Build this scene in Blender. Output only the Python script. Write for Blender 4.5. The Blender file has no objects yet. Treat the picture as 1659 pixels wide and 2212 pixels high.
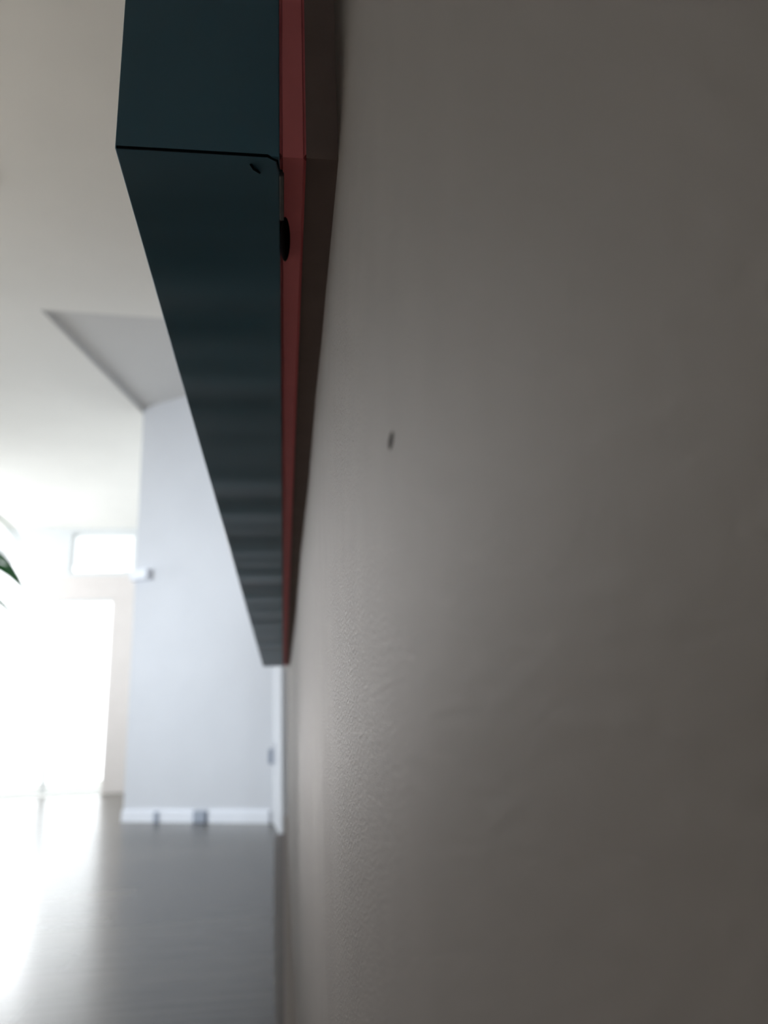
import bpy, bmesh, math, random
from mathutils import Vector, Matrix
S = bpy.context.scene
COL = S.collection
random.seed(7)

# ---------------------------------------------------------------- camera
CAM_H = 0.446
Rm = Matrix(((0.9915, 0.0037, -0.1303), (-0.1240, -0.2813, -0.9516), (-0.0401, 0.9596, -0.2784)))
yv = Vector((-216.5, -491.0, -1661.0)).normalized()        # the wall's own direction seen from the phone
zv = Vector((-239.5, 5724.6, -1661.0)); zv -= yv * zv.dot(yv); zv.normalize()
xv = yv.cross(zv)
Rm = Matrix((xv, yv, zv))
cam = bpy.data.cameras.new('camera'); camo = bpy.data.objects.new('camera', cam); COL.objects.link(camo)
cam.sensor_fit = 'HORIZONTAL'; cam.sensor_width = 26.0; cam.lens = 26.0 * 1661.0 / 1659.0
cam.clip_start = 0.002; cam.clip_end = 200
cam.dof.use_dof = True; cam.dof.focus_distance = 0.19; cam.dof.aperture_fstop = 26.0 / 1.9
M4 = Rm.to_4x4(); M4.translation = (0, 0, CAM_H); camo.matrix_world = M4
S.camera = camo
S.view_settings.view_transform = 'Standard'; S.view_settings.look = 'None'
S.view_settings.gamma = 1; S.view_settings.use_curve_mapping = False
S.view_settings.exposure = 0.15

# ---------------------------------------------------------------- world and light
w = bpy.data.worlds.new('overcast sky'); S.world = w; w.use_nodes = True
bg = w.node_tree.nodes['Background']; bg.inputs[0].default_value = (0.93, 0.97, 1.0, 1); bg.inputs[1].default_value = 2.0

def area(name, loc, target, sx, sy, power, col, spread=180):
    l = bpy.data.lights.new(name, 'AREA'); l.shape = 'RECTANGLE'; l.size = sx; l.size_y = sy
    l.energy = power; l.color = col; l.spread = math.radians(spread)
    o = bpy.data.objects.new(name, l); COL.objects.link(o); o.location = loc
    o.rotation_euler = (Vector(target) - Vector(loc)).to_track_quat('-Z', 'Y').to_euler(); return o
def spot(name, loc, target, power, col, ang, blend, rad=0.1):
    l = bpy.data.lights.new(name, 'SPOT'); l.energy = power; l.color = col
    l.spot_size = math.radians(ang); l.spot_blend = blend; l.shadow_soft_size = rad
    o = bpy.data.objects.new(name, l); COL.objects.link(o); o.location = loc
    o.rotation_euler = (Vector(target) - Vector(loc)).to_track_quat('-Z', 'Y').to_euler(); return o

# daylight through the glazed end of the living room
area('daylight_patio', (-2.75, 8.75, 1.25), (-1.6, 5, 0.9), 1.9, 2.3, 28, (0.94, 0.98, 1.0), 170)
# lamp added at an unseen side window, spread narrowed to the hall end
area('fill_hall_end', (-4.4, 2.6, 1.5), (-0.4, 4.9, 1.0), 1.6, 1.4, 20, (0.84, 0.92, 1.0), 60)
area('fill_far_wall', (-4.4, 7.0, 1.5), (-1.6, 7.6, 1.6), 1.6, 1.4, 52, (0.94, 0.98, 1.0), 140)  # added lamp to brighten the far wall, partition and ceiling
# low sun through the patio door, on the floor behind it
sun_floor = spot('sun_patio', (-2.9, 12.5, 3.6), (-1.75, 6.2, 0.0), 60, (1.0, 0.99, 0.96), 16, 0.6, 0.15)
# added spot on the unseen floor, for bounce onto ceiling and canvas
spot('fill_floor_bounce', (-4.5, 2.6, 2.1), (-3.15, 1.9, 0.0), 7500, (1.0, 0.985, 0.95), 46, 0.4, 0.1)
# added narrow spot with no real source, for the glow on the near wall
graze = spot('fill_graze', (-2.3, 6.9, 0.30), (0.014, 0.32, 0.395), 430, (1.0, 0.96, 0.94), 3.4, 1.0, 0.12)

spot('fill_low', (-2.2, 7.2, 0.45), (0.014, 1.7, 0.28), 170, (0.96, 0.98, 1.0), 15, 1.0, 0.15)  # added spot, lifts the far lower wall and canvas underside

# ---------------------------------------------------------------- materials
def lin(c):
    return tuple(((v/255)/12.92 if v/255 <= 0.04045 else (((v/255)+0.055)/1.055)**2.4) for v in c) + (1,)
def mat(name, rgb, rough=0.6, spec=0.5, var=0.0, vscale=8.0, bump=0.0, bscale=200.0, stretch=(1,1,1), metal=0.0, detail=3.0, bstretch=None):
    m = bpy.data.materials.new(name); m.use_nodes = True; nt = m.node_tree; b = nt.nodes['Principled BSDF']
    b.inputs['Roughness'].default_value = rough; b.inputs['Specular IOR Level'].default_value = spec
    b.inputs['Metallic'].default_value = metal
    tc = nt.nodes.new('ShaderNodeTexCoord'); mp = nt.nodes.new('ShaderNodeMapping'); mp.inputs['Scale'].default_value = stretch
    nt.links.new(tc.outputs['Object'], mp.inputs['Vector'])
    n = nt.nodes.new('ShaderNodeTexNoise'); n.inputs['Scale'].default_value = vscale; n.inputs['Detail'].default_value = detail
    nt.links.new(mp.outputs[0], n.inputs['Vector'])
    r = nt.nodes.new('ShaderNodeValToRGB'); nt.links.new(n.outputs[0], r.inputs[0])
    c = lin(rgb); r.color_ramp.elements[0].position = 0.3; r.color_ramp.elements[1].position = 0.7
    r.color_ramp.elements[0].color = tuple(max(0, v*(1-var)) for v in c[:3]) + (1,)
    r.color_ramp.elements[1].color = tuple(min(1, v*(1+var)) for v in c[:3]) + (1,)
    nt.links.new(r.outputs[0], b.inputs['Base Color'])
    if bump:
        n2 = nt.nodes.new('ShaderNodeTexNoise'); n2.inputs['Scale'].default_value = bscale; n2.inputs['Detail'].default_value = 3
        if bstretch:
            m2 = nt.nodes.new('ShaderNodeMapping'); m2.inputs['Scale'].default_value = bstretch; n2.inputs['Detail'].default_value = 1
            nt.links.new(tc.outputs['Object'], m2.inputs['Vector']); nt.links.new(m2.outputs[0], n2.inputs['Vector'])
        else: nt.links.new(tc.outputs['Object'], n2.inputs['Vector'])
        bp = nt.nodes.new('ShaderNodeBump'); bp.inputs['Strength'].default_value = 1.0; bp.inputs['Distance'].default_value = bump
        nt.links.new(n2.outputs[0], bp.inputs['Height']); nt.links.new(bp.outputs[0], b.inputs['Normal'])
    return m
M = {}
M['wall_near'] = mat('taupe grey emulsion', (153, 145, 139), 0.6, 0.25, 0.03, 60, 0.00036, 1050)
M['wall_far'] = mat('cool grey emulsion', (214, 216, 221), 0.7, 0.3, 0.02, 3)
M['wall_white'] = mat('white emulsion', (230, 233, 235), 0.7, 0.3, 0.02, 3)
M['casing'] = mat('cream door paint', (228, 222, 220), 0.5, 0.4, 0.02, 5)
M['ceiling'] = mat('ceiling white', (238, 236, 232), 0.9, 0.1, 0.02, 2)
M['ceiling_hall'] = mat('hall ceiling shaded white', (212, 211, 210), 0.9, 0.1, 0.02, 2)  # greyer tone paints in the shade of the hall recess
M['skirting'] = mat('white gloss skirting', (240, 243, 250), 0.35, 0.5, 0.01, 5)
M['skirt_dark'] = mat('dark skirting', (92, 84, 80), 0.5, 0.3, 0.1, 20)
M['teal'] = mat('teal painted canvas', (64, 114, 136), 0.34, 0.55, 0.35, 5, 0.0035, 5.0, (0.25, 3.0, 0.25), bstretch=(0.25, 3.0, 0.25))
M['seam'] = mat('dark teal fold', (12, 30, 38), 0.8, 0.1, 0.1, 30)
M['red'] = mat('red painted backing', (255, 138, 142), 0.55, 0.3, 0.06, 30)
M['dark'] = mat('dark brown batten', (140, 122, 116), 0.7, 0.2, 0.1, 40)
M['black'] = mat('black rubber', (20, 10, 12), 0.9, 0.02, 0.1, 60)
M['raw'] = mat('raw grey canvas', (112, 108, 108), 0.8, 0.2, 0.1, 300)
M['green'] = mat('leaf green', (26, 84, 38), 0.5, 0.2, 0.2, 12)
M['trunk'] = mat('brown bark', (110, 90, 70), 0.8, 0.2, 0.2, 40)
M['pot'] = mat('white glazed pot', (225, 224, 220), 0.3, 0.5, 0.02, 4)
M['soil'] = mat('potting soil', (60, 45, 35), 0.95, 0.1, 0.3, 60)
M['plastic'] = mat('white plastic', (238, 241, 248), 0.35, 0.5, 0.01, 4)
M['grey_plastic'] = mat('grey plastic', (160, 168, 182), 0.5, 0.4, 0.04, 20)
M['speck'] = mat('dark speck', (45, 38, 36), 0.9, 0.1, 0.1, 60)
M['frame'] = mat('white window frame', (238, 240, 240), 0.4, 0.4, 0.01, 4)
M['ground'] = mat('pale outdoor paving', (215, 214, 208), 0.9, 0.1, 0.08, 2)
g = bpy.data.materials.new('window glass'); g.use_nodes = True; gb = g.node_tree.nodes['Principled BSDF']
gb.inputs['Transmission Weight'].default_value = 1; gb.inputs['Roughness'].default_value = 0; gb.inputs['IOR'].default_value = 1.02
M['glass'] = g

def floor_mat():
    m = bpy.data.materials.new('grey wood laminate'); m.use_nodes = True; nt = m.node_tree; b = nt.nodes['Principled BSDF']
    L = nt.links.new
    tc = nt.nodes.new('ShaderNodeTexCoord')
    br = nt.nodes.new('ShaderNodeTexBrick'); br.inputs['Scale'].default_value = 1.0
    br.inputs['Brick Width'].default_value = 1.25; br.inputs['Row Height'].default_value = 0.19
    br.inputs['Mortar Size'].default_value = 0.0012; br.offset = 0.37
    br.inputs['Color1'].default_value = lin((90, 87, 81)); br.inputs['Color2'].default_value = lin((109, 104, 97))
    br.inputs['Mortar'].default_value = lin((72, 69, 66))
    L(tc.outputs['Object'], br.inputs['Vector'])
    mp = nt.nodes.new('ShaderNodeMapping'); mp.inputs['Scale'].default_value = (1.2, 14, 1); L(tc.outputs['Object'], mp.inputs['Vector'])
    n = nt.nodes.new('ShaderNodeTexNoise'); n.inputs['Scale'].default_value = 2.2; n.inputs['Detail'].default_value = 6; L(mp.outputs[0], n.inputs['Vector'])
    r = nt.nodes.new('ShaderNodeValToRGB'); r.color_ramp.elements[0].color = (0.72, 0.71, 0.70, 1); r.color_ramp.elements[1].color = (1.08, 1.08, 1.08, 1)
    r.color_ramp.elements[0].position = 0.3; r.color_ramp.elements[1].position = 0.7
    L(n.outputs[0], r.inputs[0])
    mx = nt.nodes.new('ShaderNodeMix'); mx.data_type = 'RGBA'; mx.blend_type = 'MULTIPLY'; mx.inputs[0].default_value = 1
    L(br.outputs[0], mx.inputs[6]); L(r.outputs[0], mx.inputs[7]); L(mx.outputs[2], b.inputs['Base Color'])
    b.inputs['Roughness'].default_value = 0.27; b.inputs['Specular IOR Level'].default_value = 0.2
    return m
M['floor'] = floor_mat()

# ---------------------------------------------------------------- mesh helpers
def obj(name, bm, m, parent=None, smooth=False):
    bmesh.ops.recalc_face_normals(bm, faces=bm.faces[:])
    me = bpy.data.meshes.new(name); bm.to_mesh(me); bm.free(); me.materials.append(m)
    if smooth:
        for p in me.polygons: p.use_smooth = True
    o = bpy.data.objects.new(name, me); COL.objects.link(o)
    if parent: o.parent = parent
    return o
def struct(name, bm, m, parent=None):
    o = obj(name, bm, m, parent)
    if parent is None: o['kind'] = 'structure'
    return o
def tag(o, label, cat, group=None):
    o['label'] = label; o['category'] = cat
    if group: o['group'] = group
    return o
def thing(name, label, cat, loc=(0, 0, 0), rz=0, group=None):
    o = bpy.data.objects.new(name, None); COL.objects.link(o); o.location = loc; o.rotation_euler = (0, 0, rz)
    o.empty_display_size = 0.05
    return tag(o, label, cat, group)
def box(bm, a, b, bev=0.0, seg=2):
    t = bmesh.new(); bmesh.ops.create_cube(t, size=1)
    for v in t.verts:
        v.co = Vector([(a[i]+b[i])/2 + v.co[i]*(b[i]-a[i]) for i in range(3)])
    if bev: bmesh.ops.bevel(t, geom=t.edges[:], offset=bev, segments=seg, affect='EDGES', profile=0.6)
    tm = bpy.data.meshes.new('t'); t.to_mesh(tm); t.free(); bm.from_mesh(tm); bpy.data.meshes.remove(tm); return bm
def prism(bm, pts, z0, z1):
    n = len(pts); lo = [bm.verts.new((p[0], p[1], z0)) for p in pts]; hi = [bm.verts.new((p[0], p[1], z1)) for p in pts]
    bm.faces.new(lo[::-1]); bm.faces.new(hi)
    for i in range(n): bm.faces.new((lo[i], lo[(i+1) % n], hi[(i+1) % n], hi[i]))
    return bm
def tube(bm, pts, rad, n=10):
    pts = [Vector(p) for p in pts]; rings = []
    for i, p in enumerate(pts):
        d = (pts[min(i+1, len(pts)-1)] - pts[max(i-1, 0)]).normalized()
        u = d.orthogonal().normalized() if i == 0 else (u - d*u.dot(d)).normalized()
        v = d.cross(u); r = rad[i] if isinstance(rad, (list, tuple)) else rad
        rings.append([bm.verts.new(p + (u*math.cos(2*math.pi*k/n) + v*math.sin(2*math.pi*k/n))*r) for k in range(n)])
    for a, b in zip(rings, rings[1:]):
        for k in range(n): bm.faces.new((a[k], a[(k+1) % n], b[(k+1) % n], b[k]))
    bm.faces.new(rings[0][::-1]); bm.faces.new(rings[-1]); return bm
def lathe(bm, prof, n=32):
    rings = [[bm.verts.new((r*math.cos(2*math.pi*k/n), r*math.sin(2*math.pi*k/n), z)) for k in range(n)] for r, z in prof]
    for a, b in zip(rings, rings[1:]):
        for k in range(n): bm.faces.new((a[k], a[(k+1) % n], b[(k+1) % n], b[k]))
    bm.faces.new(rings[0][::-1]); bm.faces.new(rings[-1]); return bm

# ---------------------------------------------------------------- structure
ZC = 2.73
WX = 0.0143                                   # face of the near wall
YB = 8.4                                      # living room's far wall
HL = Vector((-0.983, 5.229)); HR = Vector((-0.0606, 4.645))   # hall end wall, left and right ends
hd = (HR - HL).normalized(); hn = Vector((-hd.y, hd.x))        # along it and away behind it

struct('floor', box(bmesh.new(), (-4.6, -2.6, -0.06), (0.4, YB + 0.1, 0.0)), M['floor'])
struct('ground', box(bmesh.new(), (-12, YB + 0.1, -0.12), (6, 22, -0.05)), M['ground'])

# living room ceiling, one slab with the hall's shallow recess left open
rec = [(-1.2995, 3.885), (0.0143, 3.99), (0.4, 4.02), (0.4, 5.6), (-0.95, 5.6), (-1.0101, 5.20)]
bm = bmesh.new()
prism(bm, [(-4.6, -2.6), (0.4, -2.6), (0.4, 4.02), (0.0143, 3.99), (-1.2995, 3.885), (-4.6, 3.62)], ZC, ZC + 0.12)
prism(bm, [(-4.6, 3.62), (-1.2995, 3.885), (-1.0101, 5.20), (-0.95, 5.6), (-0.9, YB + 0.1), (-4.6, YB + 0.1)], ZC, ZC + 0.12)
struct('ceiling', bm, M['ceiling'])
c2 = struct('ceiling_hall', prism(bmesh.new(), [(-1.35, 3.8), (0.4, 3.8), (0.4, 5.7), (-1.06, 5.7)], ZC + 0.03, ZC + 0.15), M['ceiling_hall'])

# near wall: hand-plastered, so gently uneven along its length
bm = bmesh.new()
def ripple(y):
    a = 0.0
    for c, wd, h in ((0.30, 0.022, 0.00022), (0.42, 0.035, -0.00030), (0.60, 0.06, 0.0005), (0.25, 0.014, -0.00008), (0.95, 0.12, -0.0007), (1.5, 0.2, 0.001)):
        a += h * math.exp(-((y - c) / wd) ** 2)
    return a
ys = [-2.5, -1, -0.3, -0.1] + [i*0.006 for i in range(0, 200)] + [1.2 + i*0.05 for i in range(0, 56)]
ys = [y for y in ys if y < 3.93] + [3.93]
f_ = [(bm.verts.new((WX - ripple(y), y, 0)), bm.verts.new((WX - ripple(y), y, ZC)), bm.verts.new((0.16, y, 0)), bm.verts.new((0.16, y, ZC))) for y in ys]
for a, b in zip(f_, f_[1:]):
    bm.faces.new((a[0], b[0], b[1], a[1])); bm.faces.new((a[2], b[2], b[3], a[3])); bm.faces.new((a[1], b[1], b[3], a[3])); bm.faces.new((a[0], b[0], b[2], a[2]))
for a in (f_[0], f_[-1]): bm.faces.new((a[0], a[1], a[3], a[2]))
o = struct('wall_right', bm, M['wall_near'])
for p in o.data.polygons: p.use_smooth = abs(p.normal.x) > 0.9
# last stretch beyond it, standing a few centimetres forward
struct('wall_right_end', prism(bmesh.new(), [(-0.010, 3.95), (0.2, 3.95), (0.3, 4.62), (-0.0606, 4.64)], 0, ZC + 0.03), M['wall_far'])
# hall end wall, slightly oblique
a, b = HL - hd*0.0, HR + hd*0.4
struct('wall_hall_end', prism(bmesh.new(), [a, b, b + hn*0.12, a + hn*0.12], 0, ZC + 0.03), M['wall_far'])
struct('wall_partition', prism(bmesh.new(), [(HL.x + 0.005, HL.y + 0.02), (HL.x + 0.12, HL.y + 0.02), (-0.80, YB), (-0.93, YB)], 0, ZC), M['wall_white'])
# living room far wall with patio opening, door opening and transom
bm = bmesh.new()
T = (YB, YB + 0.14)
def wy(x0, x1, z0, z1): box(bm, (x0, T[0], z0), (x1, T[1], z1))
wy(-4.6, -3.7, 0, ZC); wy(-3.7, -2.38, 2.49, ZC); wy(-2.38, -1.78, 1.95, 2.24); wy(-2.38, -2.26, 2.24, ZC)
wy(-1.78, -0.7, 0, 2.24); wy(-1.60, -0.7, 2.24, ZC); wy(-2.26, -1.60, 2.68, ZC)
struct('wall_far', bm, M['wall_white'])
# side wall with openings added for the side lamps, and the wall behind
bm = bmesh.new()
box(bm, (-4.72, -2.6, 0), (-4.6, 1.7, ZC)); box(bm, (-4.72, 3.5, 0), (-4.6, 6.1, ZC)); box(bm, (-4.72, 7.9, 0), (-4.6, YB + 0.1, ZC)); box(bm, (-4.72, 6.1, 0), (-4.6, 7.9, 0.75)); box(bm, (-4.72, 6.1, 2.25), (-4.6, 7.9, ZC))
box(bm, (-4.72, 1.7, 0), (-4.6, 3.5, 0.75)); box(bm, (-4.72, 1.7, 2.25), (-4.6, 3.5, ZC))
struct('wall_left', bm, M['wall_white'])
struct('wall_back', box(bmesh.new(), (-4.72, -2.72, 0), (0.16, -2.6, ZC)), M['wall_white'])

# glazing
def window(name, x0, x1, z0, z1, y, mull=()):
    t = 0.022; bm = bmesh.new()
    box(bm, (x0, y, z0), (x0 + t, y + 0.06, z1), 0.004); box(bm, (x1 - t, y, z0), (x1, y + 0.06, z1), 0.004)
    box(bm, (x0 + t, y, z0), (x1 - t, y + 0.06, z0 + t), 0.004); box(bm, (x0 + t, y, z1 - t), (x1 - t, y + 0.06, z1), 0.004)
    for m_ in mull: box(bm, (m_ - t/2, y, z0 + t), (m_ + t/2, y + 0.06, z1 - t), 0.004)
    fr = struct(name, bm, M['frame'])
    obj('pane', box(bmesh.new(), (x0 + t, y + 0.026, z0 + t), (x1 - t, y + 0.032, z1 - t)), M['glass'], fr)
    return fr
window('window_1', -3.70, -2.38, 0.02, 2.49, YB + 0.04, (-3.05,))
window('window_2', -2.26, -1.60, 2.24, 2.68, YB + 0.04)
fr = window('door_1', -2.38, -1.78, 0.02, 1.95, YB + 0.04)
bm = bmesh.new(); box(bm, (-1.80, YB - 0.02, 0), (-1.50, YB, 1.95), 0.003); box(bm, (-2.38, YB - 0.02, 1.95), (-1.50, YB, 2.20), 0.003)
struct('trim_1', bm, M['casing'])

# skirting boards
def skirting(name, a, b, n_out, h, t, m, z0=0.0):
    a, b, n_out = Vector(a), Vector(b), Vector(n_out)
    bm = bmesh.new(); prism(bm, [a, b, b + n_out*t, a + n_out*t], z0, z0 + h*0.86)
    prism(bm, [a, b, b + n_out*t*0.55, a + n_out*t*0.55], z0 + h*0.86, z0 + h)
    return struct(name, bm, m)
skirting('baseboard_hall_end', HL, HL + hd*0.545, -hn, 0.072, 0.014, M['skirting'])
skirting('baseboard_hall_end', HL + hd*0.655, HR - hd*0.02, -hn, 0.072, 0.014, M['skirting'])
bm = bmesh.new(); prism(bm, [(WX, 1.0), (WX, 3.93), (-0.045, 3.88), (-0.030, 2.45), (-0.0155, 1.45), (-0.008, 1.0)], 0, 0.022)
struct('trim_2', bm, M['skirt_dark'])
bm = bmesh.new(); prism(bm, [(WX, -2.5), (WX, 3.93), (0.002, 3.93), (-0.001, 1.0), (0.000, -2.5)], 0.022, 0.10)
struct('baseboard_right', bm, M['wall_near'])

# ---------------------------------------------------------------- the picture on the wall
Y0, Y1 = 0.161, 1.565; ZB, ZT = 0.5855, 1.385
XF, XB = -0.0402, -0.0005
pic = thing('canvas_picture', 'large box canvas with dark teal painted edges hanging on the grey wall', 'picture', (0, Y0, ZB))
def P(bm):
    bmesh.ops.translate(bm, verts=bm.verts[:], vec=(0, -Y0, -ZB)); return bm
obj('canvas', P(box(bmesh.new(), (XF, Y0, ZB), (XB, Y1, ZT), 0.0004, 3)), M['teal'], pic)
def hollow(bm, x0, x1, ins, wdt, bev=0):
    y0, y1, z0, z1 = Y0 + ins, Y1 - ins, ZB + ins, ZT - ins
    out = [(y0, z0), (y1, z0), (y1, z1), (y0, z1)]; inn = [(y0 + wdt, z0 + wdt), (y1 - wdt, z0 + wdt), (y1 - wdt, z1 - wdt), (y0 + wdt, z1 - wdt)]
    V = {(x, k, i): bm.verts.new((x, p[0], p[1])) for x in (x0, x1) for k, ring in ((0, out), (1, inn)) for i, p in enumerate(ring)}
    for i in range(4):
        j = (i + 1) % 4
        for x in (x0, x1): bm.faces.new((V[x, 0, i], V[x, 0, j], V[x, 1, j], V[x, 1, i]))
        for k in (0, 1): bm.faces.new((V[x0, k, i], V[x0, k, j], V[x1, k, j], V[x1, k, i]))
    if bev: bmesh.ops.bevel(bm, geom=[e for e in bm.edges if abs(e.verts[0].co.x - e.verts[1].co.x) < 1e-6], offset=bev, segments=3, affect='EDGES')
    return bm
r = obj('backing_frame', P(hollow(bmesh.new(), XB, 0.0062, 0.0006, 0.03, 0.0008)), M['red'], pic); r['label'] = 'red backing frame'
r = obj('batten', P(hollow(bmesh.new(), 0.0062, WX + 0.0002, 0.0012, 0.02)), M['dark'], pic); r['label'] = 'dark brown batten against the wall'
# corner fold, staple, loose strip, bumper
bm = bmesh.new(); tube(bm, [(XF + 0.0004, Y0 + 0.0001, ZB + 0.0004), (-0.02, Y0 - 0.0001, ZB + 0.0002), (-0.0035, Y0, ZB + 0.0002), (-0.0012, Y0 + 0.0012, ZB), (-0.0007, Y0 + 0.005, ZB)], 0.00038)
obj('corner_fold', P(bm), M['seam'], pic, True)
bm = bmesh.new(); tube(bm, [(-0.0078, Y0 + 0.0030, ZB + 0.0001), (-0.0070, Y0 + 0.0044, ZB - 0.0003), (-0.0062, Y0 + 0.0050, ZB - 0.0003), (-0.0056, Y0 + 0.0060, ZB + 0.0001)], 0.00032)
obj('staple', P(bm), M['seam'], pic, True)
obj('loose_strip', P(box(bmesh.new(), (-0.0006, Y0 + 0.006, ZB - 0.0006), (0.0006, Y0 + 0.024, ZB + 0.002), 0.0003)), M['raw'], pic)
bm = bmesh.new(); bmesh.ops.create_uvsphere(bm, u_segments=20, v_segments=12, radius=1)
for v in bm.verts: v.co = Vector((0.0009 + v.co.x*0.0015, Y0 + 0.034 + v.co.y*0.0105, ZB + 0.0004 + v.co.z*0.0012))
obj('bumper', P(bm), M['black'], pic, True)

# tiny speck on the wall
bm = bmesh.new(); bmesh.ops.create_uvsphere(bm, u_segments=16, v_segments=10, radius=1)
for v in bm.verts: v.co = Vector((v.co.x*0.0002, v.co.y*0.0023, v.co.z*0.0010))
o = obj('nail_hole', bm, M['speck'], None, True); o.location = (WX, 0.0945, 0.4835)
tag(o, 'tiny dark nail hole in the bare grey wall beside the canvas', 'hole')

# ---------------------------------------------------------------- hall details
ang = math.atan2(hd.y, hd.x)
def onhall(u, off=0.0): p = HL + hd*u - hn*off; return p
p = onhall(0.075); t = thing('thermostat', 'small white wall unit at the corner where hall wall meets bright room', 'thermostat', (p.x, p.y, 1.53), ang)
obj('housing', box(bmesh.new(), (-0.075, -0.05, -0.035), (0.065, -0.002, 0.035), 0.010, 3), M['plastic'], t)
obj('back_plate', box(bmesh.new(), (-0.08, -0.004, -0.04), (0.072, 0.0, 0.04), 0.001), M['plastic'], t)
p = onhall(0.60); t = thing('door_stop', 'small dark grey block interrupting white baseboard of hall end wall', 'door stop', (p.x, p.y, 0.0), ang)
obj('body', box(bmesh.new(), (-0.045, -0.03, 0.0), (0.045, 0.0, 0.065), 0.008, 3), M['grey_plastic'], t)
p = onhall(0.275, 0.014); o = obj('baseboard_joint', box(bmesh.new(), (-0.02, -0.008, 0.0), (0.02, 0.0, 0.06), 0.003), M['grey_plastic']); o.location = (p.x, p.y, 0); o.rotation_euler = (0, 0, ang)  # small grey piece standing for a joint in the baseboard
tag(o, 'thin grey clip on baseboard nearer the white unit side of hall', 'joint')
t = thing('wall_outlet', 'grey wall outlet near the right end of pale hall wall', 'outlet', (-0.050, 4.42, 0.37))
obj('face_plate', box(bmesh.new(), (-0.008, -0.045, -0.065), (0.012, 0.045, 0.065), 0.003), M['plastic'], t)
obj('plug', box(bmesh.new(), (-0.034, -0.022, -0.05), (-0.008, 0.022, 0.03), 0.006), M['grey_plastic'], t)
t = thing('smoke_detector', 'round grey smoke detector on ceiling at the left edge of view', 'smoke detector', (-1.235, 2.83, ZC))
bm = lathe(bmesh.new(), [(0.055, 0), (0.055, -0.012), (0.045, -0.026), (0.02, -0.03)]); obj('housing', bm, M['grey_plastic'], t, True)

# ---------------------------------------------------------------- potted plant beside the left edge
pl = thing('potted_dracaena', 'tall potted plant with long drooping green leaves at left edge', 'plant', (-1.72, 3.62, 0))
obj('pot', lathe(bmesh.new(), [(0.13, 0), (0.16, 0.02), (0.19, 0.32), (0.20, 0.34), (0.18, 0.34), (0.17, 0.30)]), M['pot'], pl, True)
obj('soil', lathe(bmesh.new(), [(0.168, 0.28), (0.165, 0.305)]), M['soil'], pl)
obj('trunk', tube(bmesh.new(), [(0, 0, 0.28), (0.01, 0, 0.6), (0.0, 0.01, 0.9), (0.01, 0, 1.17)], [0.03, 0.026, 0.023, 0.02]), M['trunk'], pl, True)
def leaf(az, reach, up, droop, wd, z0=1.12):
    bm = bmesh.new(); n = 14; L = []; R_ = []; C_ = []
    dx, dy = math.cos(az), math.sin(az)
    for i in range(n + 1):
        s = i/n; rr = 0.02 + reach*s; z = z0 + up*math.sin(s*math.pi*0.62) - droop*s*s
        ww = wd*(math.sin(math.pi*min(1, 0.12 + s*0.88))**0.7) * (1 if s < 0.99 else 0.15)
        c = Vector((dx*rr, dy*rr, z)); sd = Vector((-dy, dx, 0))*ww
        C_.append(bm.verts.new(c)); L.append(bm.verts.new(c + sd + Vector((0, 0, ww*0.9)))); R_.append(bm.verts.new(c - sd + Vector((0, 0, ww*0.9))))
    for i in range(n):
        bm.faces.new((L[i], C_[i], C_[i+1], L[i+1])); bm.faces.new((C_[i], R_[i], R_[i+1], C_[i+1]))
    o = obj('leaf', bm, M['green'], pl, True)
    md = o.modifiers.new('thickness', 'SOLIDIFY'); md.thickness = 0.0015
    return o
leaf(0.05, 0.58, 0.31, 0.30, 0.060, 1.085)
leaf(-0.12, 0.57, 0.42, 0.30, 0.050, 1.03)
leaf(0.16, 0.56, 0.18, 0.34, 0.045, 1.10)
leaf(0.02, 0.50, 0.50, 0.22, 0.022)
for k in range(12):
    leaf(0.8 + k*0.40, random.uniform(0.34, 0.5), random.uniform(0.2, 0.5), random.uniform(0.15, 0.4), random.uniform(0.018, 0.026), random.uniform(1.0, 1.16))
